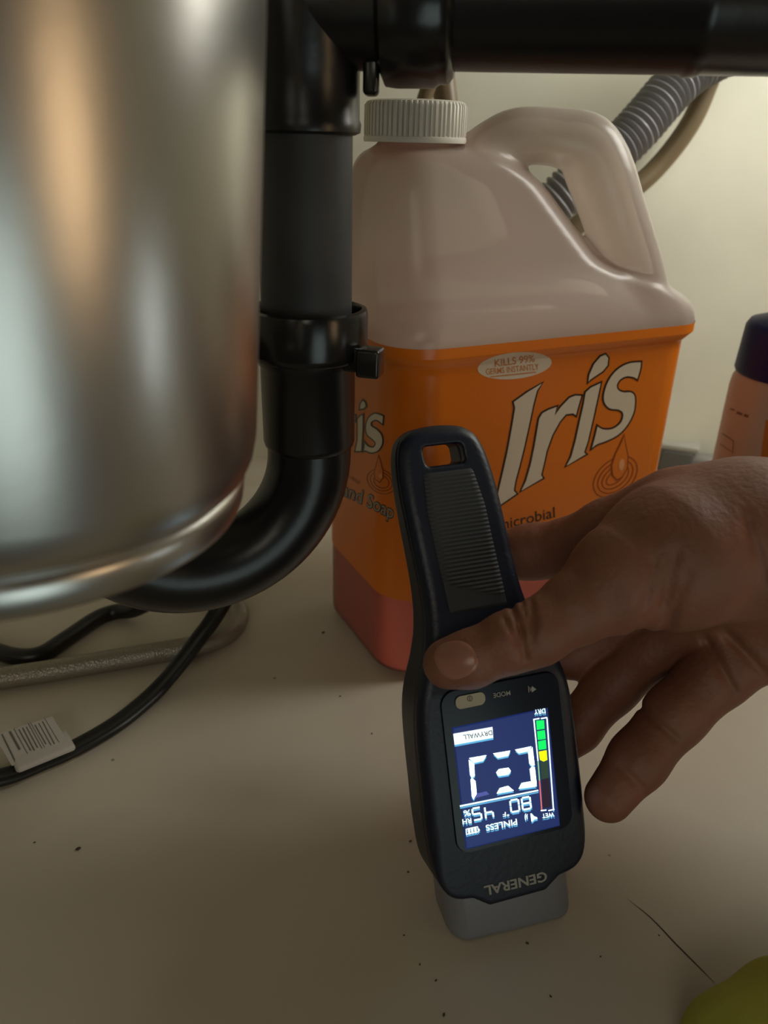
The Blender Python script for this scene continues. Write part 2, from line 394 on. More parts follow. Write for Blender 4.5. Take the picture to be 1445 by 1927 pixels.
# ------------------------------------------------------------------ soap jug
ph = math.radians(27); E1 = np.array([math.cos(ph), math.sin(ph), 0]); E2 = np.array([-math.sin(ph), math.cos(ph), 0]); EZ = np.array([0, 0, 1.0])
JA, JB = .104, .056
JC = np.array([.006, .376, 0])+JA*E1+JB*E2
jug = empty('soap_jug', 'translucent gallon jug of pink hand soap with orange label and white cap', 'jug', JC)
def jw(u, w_, z): return JC+E1*u+E2*w_+EZ*z
NK = -.070
hp = math.radians(12); HE = np.array([math.cos(hp), math.sin(hp), 0]); HNn = np.array([-math.sin(hp), math.cos(hp), 0])
NKP = jw(NK, 0, 0)
def hpt(px, py):
    q = onplane(px, py, NKP, HNn); d = q-JC; return np.array([d@E1, d@E2, q[2]])
HJ0 = [(890, 305, .013), (932, 275, .0132), (978, 257, .0136), (1050, 259, .0138), (1102, 276, .0160), (1128, 325, .0176), (1154, 400, .0172), (1186, 490, .0165), (1204, 562, .0165)]
HJ = [(hpt(q[0], q[1]), float(q[2])) for q in catmull(HJ0, 4)]
sA, sB = hpt(1016, 335), hpt(1122, 490)
def smooth_table(xs, ys):
    zz = np.linspace(-.02, .36, 761); y = np.interp(zz, xs, ys); k = np.exp(-(np.arange(-40, 41)*.0005/.0055)**2); k /= k.sum()
    ysm = np.convolve(np.pad(y, 40, 'edge'), k, 'valid'); wgt = np.clip((zz-.206)/.008, 0, 1); return zz, y*(1-wgt)+ysm*wgt
def interp(z, xs, ys):
    zz, yy = smooth_table(xs, ys); return np.interp(z, zz, yy).astype(np.float32)
BZ = [0, .006, .197, .203, .214, .224, float(sB[2]), float(sA[2]), .300, .330]
k_sl = (sA[0]-sB[0])/(sA[2]-sB[2])
UR = [JA-.006, JA-.001, JA-.001, JA+.003, JA+.003, JA-.004, float(sB[0])+.002, float(sA[0])+.001, float(sA[0])-.030, -.02]
UL = [-JA+.006, -JA+.001, -JA+.001, -JA-.003, -JA-.003, -JA+.001, -JA+.002, -JA+.003, -JA+.008, -JA+.02]
HW = [JB-.006, JB-.001, JB-.001, JB+.003, JB+.003, JB-.001, JB-.010, .034, .029, .02]
def jug_field(U, W, Z, off=0.0):
    ur = interp(Z, BZ, UR); ul = interp(Z, BZ, UL); hw = interp(Z, BZ, HW); rc = np.minimum(.026, hw*.8)
    qx = np.abs(U-(ur+ul)/2)-(ur-ul)/2+rc; qy = np.abs(W)-hw+rc
    d = np.sqrt(np.maximum(qx, 0)**2+np.maximum(qy, 0)**2)+np.minimum(np.maximum(qx, qy), 0)-rc
    d = smax(d, np.abs(Z-.1495)-.1495, .010)
    d = smin(d, cone(U, W, Z, np.array([NK, 0, .285]), np.array([NK, 0, .296]), .019, .019), .006)
    return d
def jug_full(U, W, Z):
    d = jug_field(U, W, Z); hd = None
    for i in range(len(HJ)-1):
        c = cone(U, W, Z, HJ[i][0], HJ[i+1][0], HJ[i][1], HJ[i+1][1]); hd = c if hd is None else smin(hd, c, .0015)
    d = smin(d, hd, .010)
    # little pouring tab beside the neck
    t = hpt(893, 292); d = smin(d, cone(U, W, Z, t+np.array([-.008, -.003, .0]), t+np.array([.006, -.003, .0]), .003, .002), .002)
    return d
V, Q = field(jug_full, (-.120, -.072, -.004), (.125, .072, .335), .0016)
Vw = JC+V[:, :1]*E1+V[:, 1:2]*E2+V[:, 2:3]*EZ
m = bpy.data.materials.new('milky_plastic'); m.use_nodes = True; nt = m.node_tree; nt.nodes.clear()
outn = nt.nodes.new('ShaderNodeOutputMaterial'); di = nt.nodes.new('ShaderNodeBsdfDiffuse'); tr = nt.nodes.new('ShaderNodeBsdfTranslucent'); tp = nt.nodes.new('ShaderNodeBsdfTransparent'); gl = nt.nodes.new('ShaderNodeBsdfGlossy')
di.inputs[0].default_value = (.88, .77, .68, 1); tr.inputs[0].default_value = (.97, .86, .76, 1); tp.inputs[0].default_value = (1, .96, .92, 1); gl.inputs['Roughness'].default_value = .28
m1 = nt.nodes.new('ShaderNodeMixShader'); m2 = nt.nodes.new('ShaderNodeMixShader'); m3 = nt.nodes.new('ShaderNodeMixShader'); fr = nt.nodes.new('ShaderNodeFresnel'); fr.inputs[0].default_value = 1.45
m1.inputs[0].default_value = .52; m2.inputs[0].default_value = .2
# the plastic wetted by the liquid inside is clearer than the dry, cloudy plastic above it
tcj = nt.nodes.new('ShaderNodeTexCoord'); sxj = nt.nodes.new('ShaderNodeSeparateXYZ'); mrj = nt.nodes.new('ShaderNodeMapRange'); nt.links.new(tcj.outputs['Object'], sxj.inputs[0]); nt.links.new(sxj.outputs['Z'], mrj.inputs['Value'])
mrj.inputs['From Min'].default_value = .112; mrj.inputs['From Max'].default_value = .124; mrj.inputs['To Min'].default_value = .86; mrj.inputs['To Max'].default_value = .16; nt.links.new(mrj.outputs[0], m2.inputs[0])
nt.links.new(di.outputs[0], m1.inputs[1]); nt.links.new(tr.outputs[0], m1.inputs[2]); nt.links.new(m1.outputs[0], m2.inputs[1]); nt.links.new(tp.outputs[0], m2.inputs[2])
nt.links.new(fr.outputs[0], m3.inputs[0]); nt.links.new(m2.outputs[0], m3.inputs[1]); nt.links.new(gl.outputs[0], m3.inputs[2]); nt.links.new(m3.outputs[0], outn.inputs[0])
link('jug_shell', npmesh('jug_shell', Vw, Q), m, jug)
def jug_loop(z, off, n=200):
    ur = float(interp(z, BZ, UR))+off; ul = float(interp(z, BZ, UL))-off; hw = float(interp(z, BZ, HW))+off; rc = min(.026, hw*.8)+off
    return [(u, v) for (u, v) in rrect(ul, -hw, ur, hw, rc, n=16)]
def jug_band(name, z0, z1, off, mt, nz=30, cap=False, parent=jug):
    Vb = []; Fb = []; zs = sorted(set(list(np.linspace(z0, z1, nz))+[z for z in (.197, .203) if z0 < z < z1]))
    for z in zs:
        L = jug_loop(z, off); Vb += [jw(u, v, z) for u, v in L]
    n = len(L)
    for i in range(len(zs)-1):
        for k in range(n): Fb.append((i*n+k, i*n+(k+1) % n, (i+1)*n+(k+1) % n, (i+1)*n+k))
    if cap: Fb.append(tuple(range(n-1, -1, -1))); Fb.append(tuple((len(zs)-1)*n+k for k in range(n)))
    return link(name, recalc(pymesh(name, Vb, Fb)), mt, parent)
jug_band('liquid_soap', .004, .120, -.0016, M_liquid, cap=True)['label'] = 'pink liquid soap showing through the plastic'
lab = jug_band('label_band', .058, .2085, .0004, M_label)
lab['label'] = 'bright orange wraparound label'
capp = jw(NK, 0, .003)
def ridg(r, h, a): return r+(.0005*(1 if math.sin(a*62) > 0 else -1) if (.3015 < h < .3155 and r > .024) else 0)
lathe('cap', [(.020, .2985), (.0262, .2985), (.0266, .2995), (.0264, .3010), (.0260, .3012), (.0258, .3020), (.0257, .3152), (.0250, .3168), (.0235, .3175), (.0, .3175)][:-1], capp, seg=496, m=M_cap, parent=jug, rfun=ridg)['label'] = 'ribbed white screw cap'
dep = bpy.context.view_layer; dep.update()
LB = BVHTree.FromObject(lab, bpy.context.evaluated_depsgraph_get())
def on_label(off):
    def f(x, y):
        d = Vector(ray(x, y)).normalized(); loc, nr, i, t = LB.ray_cast(Vector(CP), d)
        if loc is None:
            loc, nr, i, t = LB.find_nearest(Vector(onplane(x, y, jw(0, -JB, 0), E2)))
        if nr.dot(d) > 0: nr = -nr
        return loc+nr*off
    return f
def c8(L): return [(860+x*.27682, 640+y*.27682) for x, y in L]
GI = [(378, 418), (470, 352), (582, 286), (545, 345), (520, 440), (495, 560), (455, 740), (425, 860), (398, 960), (388, 1020), (408, 1045), (270, 1140), (225, 1175), (262, 1080), (300, 920), (340, 740), (372, 560), (388, 460)]
GR = [(552, 530), (575, 492), (620, 468), (682, 446), (664, 505), (700, 450), (760, 388), (800, 372), (848, 374), (832, 430), (808, 518), (785, 502), (740, 508), (700, 555), (650, 645), (612, 750), (590, 850), (574, 915), (588, 938), (428, 1030), (462, 955), (495, 840), (520, 720), (540, 600)]
GS = [(868, 352), (905, 318), (980, 284), (962, 370), (925, 540), (890, 690), (866, 762), (882, 775), (735, 860), (770, 790), (800, 680), (830, 540), (855, 430)]
GD = [(886, 292), (892, 235), (925, 160), (970, 108), (1008, 92), (1030, 120), (1025, 172), (990, 215), (940, 248), (905, 272)]
GZ = [(1252, 145), (1246, 200), (1224, 272), (1198, 256), (1150, 250), (1110, 270), (1088, 305), (1096, 335), (1130, 350), (1180, 350), (1208, 378), (1210, 440), (1195, 510), (1150, 590), (1090, 650), (1010, 690), (950, 712), (906, 746), (925, 680), (950, 578), (985, 600), (1040, 602), (1085, 580), (1115, 545), (1122, 500), (1095, 476), (1040, 470), (1004, 440), (990, 390), (1008, 310), (1045, 240), (1100, 185), (1170, 152)]
letters = [GI, GR, GS, GD, smooth2(GZ, 3, keep=(0, 2, 17, 19))]
lay('brand_outline', [fill2d([c8(inflate(L, 7))]) for L in letters], on_label(.00015), M_dark, lab, sub=14)
bl = lay('brand_lettering', [fill2d([c8(inflate(L, -5))]) for L in letters], on_label(.0003), M_white, lab, sub=14)
bl['label'] = 'large cream lettering with dark outline'
lay('claim_oval', [fill2d([ellipse(968, 688, 70, 25, -6)])], on_label(.00015), M_white, lab, sub=12)
lay('claim_text', [text_px('KILLS 99%', (931, 690), (1006, 680), (-1, -14), .01), text_px('GERMS INSTANTLY', (914, 705), (1014, 695), (-1, -11), .01), poly(bar((922, 709), (1008, 700), 2))], on_label(.0003), mat('claim_ink', (.62, .22, .06), .4), lab, sub=12)
# drop and ripples
def ringp(cx, cy, a, b, rot, wd): return fill2d([ellipse(cx, cy, a, b, rot), ellipse(cx, cy, a-wd, b-wd, rot)])
rip = [ringp(860+1075*.2768, 640+930*.2768, 175*.2768-k*9, 115*.2768-k*7, -40, 2.0) for k in range(4)]
lay('ripple_print', rip, on_label(.00015), M_brown, lab, sub=12)
drop = c8([(1135, 640), (1142, 700), (1160, 790), (1155, 870), (1120, 930), (1085, 950), (1055, 920), (1048, 850), (1075, 770), (1115, 690)])
lay('drop_outline', [fill2d([inflate(drop, 1.2)])], on_label(.00022), M_brown, lab, sub=12)
lay('drop_print', [fill2d([inflate(drop, -1.2)])], on_label(.0003), M_label, lab, sub=12)
lay('drop_shine', [fill2d([ellipse(1169, 874, 5, 11, 8)])], on_label(.0004), M_pale, lab, sub=12)
lay('product_text', [text_px('microbial', (938, 998), (1044, 973), (-1, -20), .006)], on_label(.00015), M_dark, lab, sub=14)
# side panel print
def c5(L): return [(600+x*.2768, 650+y*.2768) for x, y in L]
LS = [[(180, 500), (205, 480), (232, 468), (255, 470), (252, 520), (232, 508), (215, 540), (205, 700), (170, 700)],
      [(262, 498), (282, 476), (305, 465), (305, 560), (296, 722), (246, 722), (262, 640)],
      [(276, 438), (282, 395), (300, 368), (320, 385), (326, 415), (310, 432)],
      smooth2([(443, 478), (438, 540), (425, 530), (395, 510), (365, 520), (362, 545), (400, 570), (432, 610), (436, 670), (405, 718), (360, 732), (318, 718), (305, 722), (312, 650), (335, 680), (370, 690), (385, 665), (365, 640), (330, 610), (318, 560), (335, 495), (375, 462), (410, 464)], 3, keep=(0, 1, 12, 13))]
lay('side_brand_outline', [fill2d([c5(inflate(L, 5))]) for L in LS], on_label(.00015), M_dark, lab, sub=10)
lay('side_brand_lettering', [fill2d([c5(inflate(L, -5))]) for L in LS], on_label(.0003), M_white, lab, sub=10)
lay('side_ripple_print', [ringp(600+425*.2768, 650+925*.2768, 105*.2768-k*6.5, 80*.2768-k*5, 30, 1.6) for k in range(3)], on_label(.00015), M_brown, lab, sub=10)
d5 = c5([(408, 745), (425, 800), (438, 850), (440, 900), (415, 930), (385, 910), (378, 860), (395, 800)])
lay('side_drop_outline', [fill2d([inflate(d5, 1)])], on_label(.00022), M_brown, lab, sub=10)
lay('side_drop_print', [fill2d([inflate(d5, -1)])], on_label(.0003), M_label, lab, sub=10)
lay('side_drop_shine', [fill2d([ellipse(717, 895, 3, 5, 0)])], on_label(.0004), M_pale, lab, sub=10)
lay('side_text_outline', [text_px('Hand Soap', (626, 922), (740, 977), (4, -25), .04)], on_label(.00015), M_dark, lab, sub=10)
lay('side_text', [text_px('Hand Soap', (627, 922), (739, 976), (4, -24), .0)], on_label(.0003), M_print, lab, sub=10)
lay('side_small_text', [text_px('Antimicrobial', (618, 875), (676, 912), (2, -8), .0)], on_label(.00015), M_brown, lab, sub=10)
fix(jug)

# ------------------------------------------------------------------ moisture meter
K = .00107
ps, la, tw = map(math.radians, (16, 23, 2))
_r = np.array([math.cos(ps), math.sin(ps), 0]); _b = np.array([-math.sin(ps), math.cos(ps), 0]); _u = np.array([0, 0, 1])*math.cos(la)+_b*math.sin(la)
MU = _r*math.cos(tw)+_u*math.sin(tw); MV = _u*math.cos(tw)-_r*math.sin(tw); MN = np.cross(MU, MV)
MO = at(951, 1458, .321)
def mp(u, v, n=0): return MO+(MU*u+MV*v+MN*n)*K
meter = empty('moisture_meter', 'black handheld moisture meter with lit blue screen held upside down', 'moisture meter', (mp(0, -62, -15)[0], mp(0, -62, -15)[1], 0))
WV = [(-50.5, -12), (-46, -18.5), (-44.5, -25.5), (-40, -30), (-32, -32.5), (-18, -33.6), (0, -33.5), (15, -33.3), (28, -32.5), (38, -30.3), (48, -26.3), (58, -23.0), (68, -21.2), (80, -20.6), (100, -20.6), (112, -20.4), (122, -19.6), (129, -18.2), (134, -15.8), (137.4, -11), (138.6, -5), (138.9, 0)]
out = [(x, v) for v, x in WV]+[(-x, v) for v, x in reversed(WV[:-1])]
out = smooth2(out, 3, keep=(0, 1, len(out)-1, len(out)-2))
ns = [-80, 36, 46, 56, 68, 85, 103, 126, 145]; nf = [0, 0, -1.5, -5.5, -8.5, -12, -15, -19.5, -23]; nb = [-27, -27, -27.5, -29.5, -31.5, -33, -35, -38, -40]
def meter_f(U, Vv, N):
    U = U+np.clip(Vv-55, 0, 90)*.05
    d2 = poly_sdf(U[:, :, 0]*np.ones_like(Vv[:, :, 0]), Vv[:, :, 0]*np.ones_like(U[:, :, 0]), out)[:, :, None].astype(np.float32)
    a = np.interp(Vv, ns, nf).astype(np.float32); b = np.interp(Vv, ns, nb).astype(np.float32)
    dn = np.abs(N-(a+b)/2)-(a-b)/2; r = np.interp(Vv, [-40, -22], [1.6, 5.0]).astype(np.float32)
    x = d2+r; y = dn+r
    d = np.sqrt(np.maximum(x, 0)**2+np.maximum(y, 0)**2)+np.minimum(np.maximum(x, y), 0)-r
    # lanyard slot
    sx = np.abs(U+0)-8.5; sy = np.abs(Vv-126.5)-4.2
    d = smax(d, -(np.sqrt(np.maximum(sx+2, 0)**2+np.maximum(sy+2, 0)**2)+np.minimum(np.maximum(sx+2, sy+2), 0)-2), 1.2)
    # seam groove between front plate and side shell
    d = d+.45*np.exp(-((dn+5.2)/.7)**2)*(N > (a+b)/2)
    return d
V, Q = field(meter_f, (-42, -54, -44), (37, 142, 4), .75)
Vw = MO+(V[:, :1]*MU+V[:, 1:2]*MV+V[:, 2:3]*MN)*K
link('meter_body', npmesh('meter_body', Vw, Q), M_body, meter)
# sensor block, its underside flush with the cabinet floor
def sens_f(U, Vv, N):
    qx = np.abs(U+2.0)-26.5+8; qy = np.abs(N+13.8)-12.6+8
    d = np.sqrt(np.maximum(qx, 0)**2+np.maximum(qy, 0)**2)+np.minimum(np.maximum(qx, qy), 0)-8
    zz = (MO[2]+(U*MU[2]+Vv*MV[2]+N*MN[2])*K)/K
    d = smax(d, .4-zz, 1.5)
    return np.maximum(d, Vv+36)
V, Q = field(sens_f, (-32, -92, -32), (28, -33, 1), .9)
so = link('sensor_block', npmesh('sensor_block', MO+(V[:, :1]*MU+V[:, 1:2]*MV+V[:, 2:3]*MN)*K, Q), M_sensor, meter)
so['label'] = 'frosted grey sensor end standing on the floor'
def plate(name, L, n0, n1, m, parent):
    V = [mp(u, v, n0) for u, v in L]+[mp(u, v, n1) for u, v in inflate(L, -.5)]; n = len(L)
    Fc = [(k, (k+1) % n, n+(k+1) % n, n+k) for k in range(n)]+[tuple(range(n, 2*n))]
    return link(name, recalc(pymesh(name, V, Fc)), m, parent, smooth=False)
bez = plate('display_window', rrect(-23.5, -27, 26.5, 37.5, 6, 8), -.3, .9, M_glass, meter); bez['label'] = 'glossy dark display window'
scr = plate('screen', [(-19.8, -25.0), (20.3, -25.0), (20.3, 23.2), (-19.8, 23.2)][:4], .9, 1.15, M_lcd, meter); scr['label'] = 'lit blue liquid crystal screen'
def mpl(n):
    O = mp(0, 0, n)
    return lambda x, y: onplane(x, y, O, MN)
def c7(L): return [(820+x*.17643, 1280+y*.17643) for x, y in L]
def t7(s, p0, p1, up, bold=.0):
    (a, b) = c7([p0, p1]); return text_px(s, a, b, (up[0]*.17643, up[1]*.17643), bold)
SEG = [ # big digits
 [(355, 832), (540, 800), (505, 858), (408, 880)], [(352, 850), (408, 892), (414, 1020), (386, 1042), (366, 1010)], [(386, 1045), (422, 1075), (436, 1210), (402, 1270), (385, 1240), (372, 1060)],
 [(612, 782), (793, 752), (770, 806), (660, 828)], [(645, 985), (672, 950), (775, 934), (800, 968), (775, 1005), (668, 1022)], [(770, 1128), (832, 1178), (650, 1210), (682, 1152)],
 [(845, 742), (1020, 706), (982, 758), (885, 778)], [(1030, 712), (1054, 905), (1028, 915), (998, 890), (985, 770)], [(1026, 922), (1056, 930), (1076, 1120), (1018, 1080), (1002, 948)], [(1010, 1080), (1075, 1132), (884, 1158), (915, 1098)]]
DW = [(186, 572), (604, 498), (612, 614), (200, 690)]
lit = [poly(c7(L)) for L in SEG]
HOLE = []
lay('large_digits', lit, mpl(1.32), M_litb, scr)
lay('faint_segment', [poly(c7([(440, 1208), (540, 1184), (570, 1218), (404, 1262)]))], mpl(1.32), M_lit2, scr)
lay('material_bar', [poly(c7(DW))], mpl(1.30), M_bar, scr)
lay('material_text', [t7('DRYWALL', (598, 534), (290, 586), (8, 50), .008)], mpl(1.40), M_ink, scr)
lay('divider_line', [poly(c7([(256, 1336), (1092, 1168), (1094, 1182), (258, 1352)]))], mpl(1.3), M_lit, scr)
# small seven-segment numerals: traced as strokes
def seven(cx, cy, w_, h_, on, sh=(-.17, -.12)):
    # (cx,cy) centre in crop pixels; upside-down digit; on: segments a..g of the UPRIGHT digit
    ex = np.array([-1, .19])*w_/2; ey = np.array([.12, 1])*h_/2      # upright-right and upright-down reversed
    P = lambda a, b: tuple(np.array([cx, cy])+ex*a-ey*b*-1*-1)
    c = {'tl': (-1, 1), 'tr': (1, 1), 'ml': (-1, 0), 'mr': (1, 0), 'bl': (-1, -1), 'br': (1, -1)}
    q = {k: np.array([cx, cy])+ex*a+ey*b for k, (a, b) in c.items()}
    sg = {'a': ('tl', 'tr'), 'b': ('tr', 'mr'), 'c': ('mr', 'br'), 'd': ('bl', 'br'), 'e': ('ml', 'bl'), 'f': ('tl', 'ml'), 'g': ('ml', 'mr')}
    o = []
    for s in on:
        a, b = q[sg[s][0]], q[sg[s][1]]; d = b-a; o.append(poly(c7(bar(tuple(a+d*.08), tuple(b-d*.08), 18))))
    return o
small = seven(965, 1312, 88, 125, 'abcdefg')+seven(842, 1338, 88, 125, 'abcdef')+seven(568, 1408, 80, 125, 'bcfg')+seven(438, 1425, 88, 125, 'acdfg')
lay('small_digits', small, mpl(1.3), M_lit, scr)
words = [t7('\u00b0F', (780, 1400), (712, 1412), (4, 45), .012), t7('%', (368, 1380), (292, 1394), (6, 62), .01), t7('RH', (376, 1470), (282, 1486), (6, 55), .012), t7('PINLESS', (862, 1478), (530, 1548), (8, 62), .014), t7('DRY', (1166, 302), (1046, 318), (6, 50), .014), t7('WET', (1258, 1408), (1130, 1428), (8, 45), .014)]
for w_ in words: lay('display_text', [w_], mpl(1.3), M_lit, scr)
batt = [poly(c7(bar(a, b, 9))) for a, b in [((322, 1590), (446, 1562)), ((326, 1645), (452, 1618)), ((322, 1590), (328, 1650)), ((446, 1562), (455, 1620))]]+[poly(c7(bar((x, 1580-(x-350)*.2), (x+8, 1632-(x-350)*.2), 24))) for x in (350, 384, 418)]+[poly(c7(bar((456, 1585), (466, 1605), 12)))]
lay('battery_icon', batt, mpl(1.3), M_lit, scr)
spk = [poly(c7([(1080, 1462), (1050, 1452), (1018, 1418), (1008, 1424), (1020, 1508), (1030, 1508), (1052, 1484), (1084, 1480)]))]+[poly(c7([(980-18*k+math.cos(t)*-14, 1455+3*k+math.sin(t)*(28+10*k)) for t in np.linspace(-1.2, 1.2, 8)]+[(986-18*k+math.cos(t)*-10, 1455+3*k+math.sin(t)*(28+10*k)) for t in np.linspace(1.2, -1.2, 8)])) for k in (0, 1)]
lay('speaker_icon', spk, mpl(1.3), M_lit, scr)
# level bar
fr_ = [poly(c7(bar(a, b, 13))) for a, b in [((1185, 402), (1255, 1385)), ((1120, 410), (1188, 398)), ((1040, 420), (1105, 408)), ((1200, 1392), (1265, 1378)), ((1120, 1392), (1180, 1385))]]+[poly(c7(bar((1046, 420), (1090, 860), 13)))]
lay('level_frame', fr_, mpl(1.3), M_lit, scr)
lay('level_frame_green', [poly(c7(bar((1090, 860), (1106, 1070), 13)))], mpl(1.3), M_lgreen, scr)
lay('level_frame_red', [poly(c7(bar((1106, 1070), (1130, 1385), 13)))], mpl(1.3), M_redline, scr)
for L in ([(1070, 432), (1154, 426), (1160, 518), (1078, 530)], [(1080, 546), (1162, 532), (1172, 624), (1088, 638)], [(1090, 652), (1172, 636), (1180, 732), (1098, 744)]):
    lay('level_block', [poly(c7(L))], mpl(1.35), M_green, scr)
lay('level_block', [poly(c7([(1098, 762), (1182, 746), (1190, 850), (1150, 868), (1112, 852)]))], mpl(1.35), M_yel, scr)
lay('level_shade', [poly(c7([(1112, 872), (1194, 862), (1206, 1040), (1128, 1060)]))], mpl(1.3), M_dgreen, scr)
lay('level_shade', [poly(c7([(1128, 1062), (1206, 1042), (1234, 1350), (1142, 1366)]))], mpl(1.3), M_dred, scr)
# depth of the lit glyphs inside the panel (second, dimmer layer a little behind and below)
def shift(parts, dx, dy): return [([(x+dx, y+dy) for x, y in V_], F_) for V_, F_ in parts]
lay('glyph_depth', shift(lit+[poly(c7(DW))]+small+words+batt+spk+fr_[:1]+[poly(c7([(256, 1336), (1092, 1168), (1094, 1182), (258, 1352)]))], .4, 3.6), mpl(1.2), M_glow, scr)
# printed legends, button, maker's name
lay('power_button', [poly(rrect(-17.5, 29.8, -5.4, 34.8, 2.2, 6))], lambda u, v: mp(u, v, 1.5), M_button, meter)['label'] = 'tan power button'
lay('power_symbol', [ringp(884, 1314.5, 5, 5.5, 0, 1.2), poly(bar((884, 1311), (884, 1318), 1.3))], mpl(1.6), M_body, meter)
lay('mode_legend', [text_px('MODE', (959.5, 1299.5), (927.5, 1305), (1.2, 8.5), .01)], mpl(1.3), M_print, meter)
lay('sound_legend', [poly([(1009, 1297), (1001, 1291), (999, 1297), (1001, 1303)]), poly(bar((997, 1293), (998, 1301), 1.3)), poly(bar((994, 1291), (995, 1303), 1.3))], mpl(1.3), M_print, meter)
lay('maker_name', [text_px('GENERAL', (1028, 1640), (910, 1668.5), (2.5, 17.5), .025)], mpl(.25), M_print, meter)['label'] = 'pale maker lettering'
# ribbed grip panel following the handle
nu, v0, v1, dv = 14, 64.0, 120.5, .22; Vg = []; Fg = []; nvv = int((v1-v0)/dv)
for j in range(nvv+1):
    v = v0+dv*j
    for i in range(nu+1):
        hw = 12.8-2.0*max(0, (v-105)/16); u = -hw+2*hw*i/nu-(v-55)*.05
        edge = min(1, min(i, nu-i)/1.0)*min(1, (v1-v)/1.5)*min(1, (v-v0)/1.5)
        ridge = .32*(.5+.5*math.cos(2*math.pi*v/1.62)) if (0 < i < nu and v < 118.5 and v > 68+10*(1-i/nu)*.9) else 0
        Vg.append(mp(u, v, np.interp(v, ns, nf)-.3+edge*(.75+ridge)))
for j in range(nvv):
    for i in range(nu): a = j*(nu+1)+i; Fg.append((a, a+1, a+nu+2, a+nu+1))
link('grip_panel', recalc(pymesh('grip_panel', Vg, Fg)), M_grip, meter)['label'] = 'finely ribbed grip panel'
fix(meter)

# ------------------------------------------------------------------ hand
def J(px, py, d, r): return (at(px, py, d), r)
thumb = [J(843, 1249, .3035, .0099), J(885, 1240, .302, .0106), J(960, 1208, .300, .0114), J(1010, 1190, .300, .0122), J(1090, 1140, .304, .0140), J(1170, 1090, .309, .0215), J(1260, 1050, .315, .0300), J(1400, 1010, .322, .0310)]
index_ = [J(1270, 985, .335, .0230), J(1150, 1015, .354, .0185), J(1085, 1032, .366, .0150), J(1000, 1038, .3770, .0130), J(920, 1050, .3810, .0118), J(850, 1075, .3800, .0100)]
middle = [J(1290, 1100, .358, .0220), J(1180, 1165, .372, .0150), J(1085, 1232, .378, .0112), J(1000, 1240, .3735, .0105), J(930, 1238, .3690, .0092)]
ring = [J(1330, 1150, .352, .0200), J(1225, 1222, .362, .0135), J(1150, 1292, .3675, .0124), J(1085, 1368, .3680, .0112), J(1030, 1420, .3670, .0098)]
pinky = [J(1420, 1195, .345, .0210), J(1352, 1262, .342, .0150), J(1270, 1345, .339, .0132), J(1200, 1430, .334, .0122), J(1145, 1501, .3290, .0102)]
palm = [(J(1290, 1020, .335, .0290), J(1480, 1040, .335, .0300)), (J(1330, 1110, .350, .0235), J(1490, 1110, .345, .0290)), (J(1420, 1170, .352, .0230), J(1520, 1150, .345, .0270)), (J(1400, 1010, .322, .0310), J(1600, 1000, .320, .0290)), (J(1520, 1060, .335, .0320), J(1750, 1010, .325, .0300)), (J(1750, 1010, .325, .0300), J(2500, 900, .300, .0390))]
creases = [ # (points px, depth, width)
 ([(966, 1150), (978, 1180), (985, 1222)], .0009, .0013), ([(1000, 1138), (1004, 1165), (1002, 1195)], .0007, .0012), ([(950, 1165), (965, 1195)], .0007, .0011), ([(985, 1140), (992, 1170)], .0006, .001),
 ([(1268, 1055), (1250, 1130), (1205, 1190)], .0008, .0024), ([(1290, 1090), (1262, 1160), (1240, 1200)], .0006, .0022), ([(1230, 1065), (1215, 1130), (1195, 1180)], .0005, .002), ([(1400, 960), (1430, 1060)], .0008, .002),
 ([(1335, 1215), (1375, 1290)], .0012, .002), ([(1370, 1195), (1440, 1270)], .0012, .002), ([(1130, 1280), (1165, 1325)], .0008, .0015), ([(1205, 1330), (1260, 1380)], .0008, .0015), ([(1165, 1440), (1195, 1470)], .0007, .0015)]
def hand_f(X, Y, Z):
    pal = None
    for a, b in palm:
        c = cone(X, Y, Z, a[0], b[0], a[1], b[1]); pal = c if pal is None else smin(pal, c, .014)
    d = None
    for F_ in (thumb, index_, middle, ring, pinky):
        f = None
        for i in range(len(F_)-1):
            c = cone(X, Y, Z, F_[i][0], F_[i+1][0], F_[i][1], F_[i+1][1]); f = c if f is None else smin(f, c, .005)
        f = smin(f, pal, .010); d = f if d is None else smin(d, f, .0022)
    for pts, A, s in creases:
        # grooves run on the side that faces up and towards the opening
        for i in range(len(pts)-1):
            (x0, y0), (x1, y1) = pts[i], pts[i+1]; dd = .30 if y0 < 1210 and x0 < 1300 else .33
            # distance to the plane strip spanned by the crease and the finger's depth
            a = at(x0, y0, dd); b = at(x1, y1, dd); t = b-a; L = np.linalg.norm(t); t = t/L; n = np.cross(t, ray((x0+x1)/2, (y0+y1)/2)); n /= np.linalg.norm(n)
            e = (X-a[0])*n[0]+(Y-a[1])*n[1]+(Z-a[2])*n[2]; l = (X-a[0])*t[0]+(Y-a[1])*t[1]+(Z-a[2])*t[2]
            out_ = np.maximum(np.maximum(-l, l-L), 0)
            near = (X-a[0])*FW[0]+(Y-a[1])*FW[1]+(Z-a[2])*FW[2] < .022
            d = d+1.7*A*np.exp(-(e/(s*1.1))**2-(out_/(2*s))**2)*near
    return d
allp = np.array([j[0] for F_ in (thumb, index_, middle, ring, pinky) for j in F_])
lo = allp.min(0)-.03; hi = allp.max(0)+.045; hi[0] = .335
V, Q = field(hand_f, lo, hi, .00105)
hand = link('person', npmesh('person', V, Q), M_skin)
tag(hand, "person's right hand reaching in from the right, thumb pressed on the meter", 'person')
HB = BVHTree.FromObject(hand, bpy.context.evaluated_depsgraph_get())
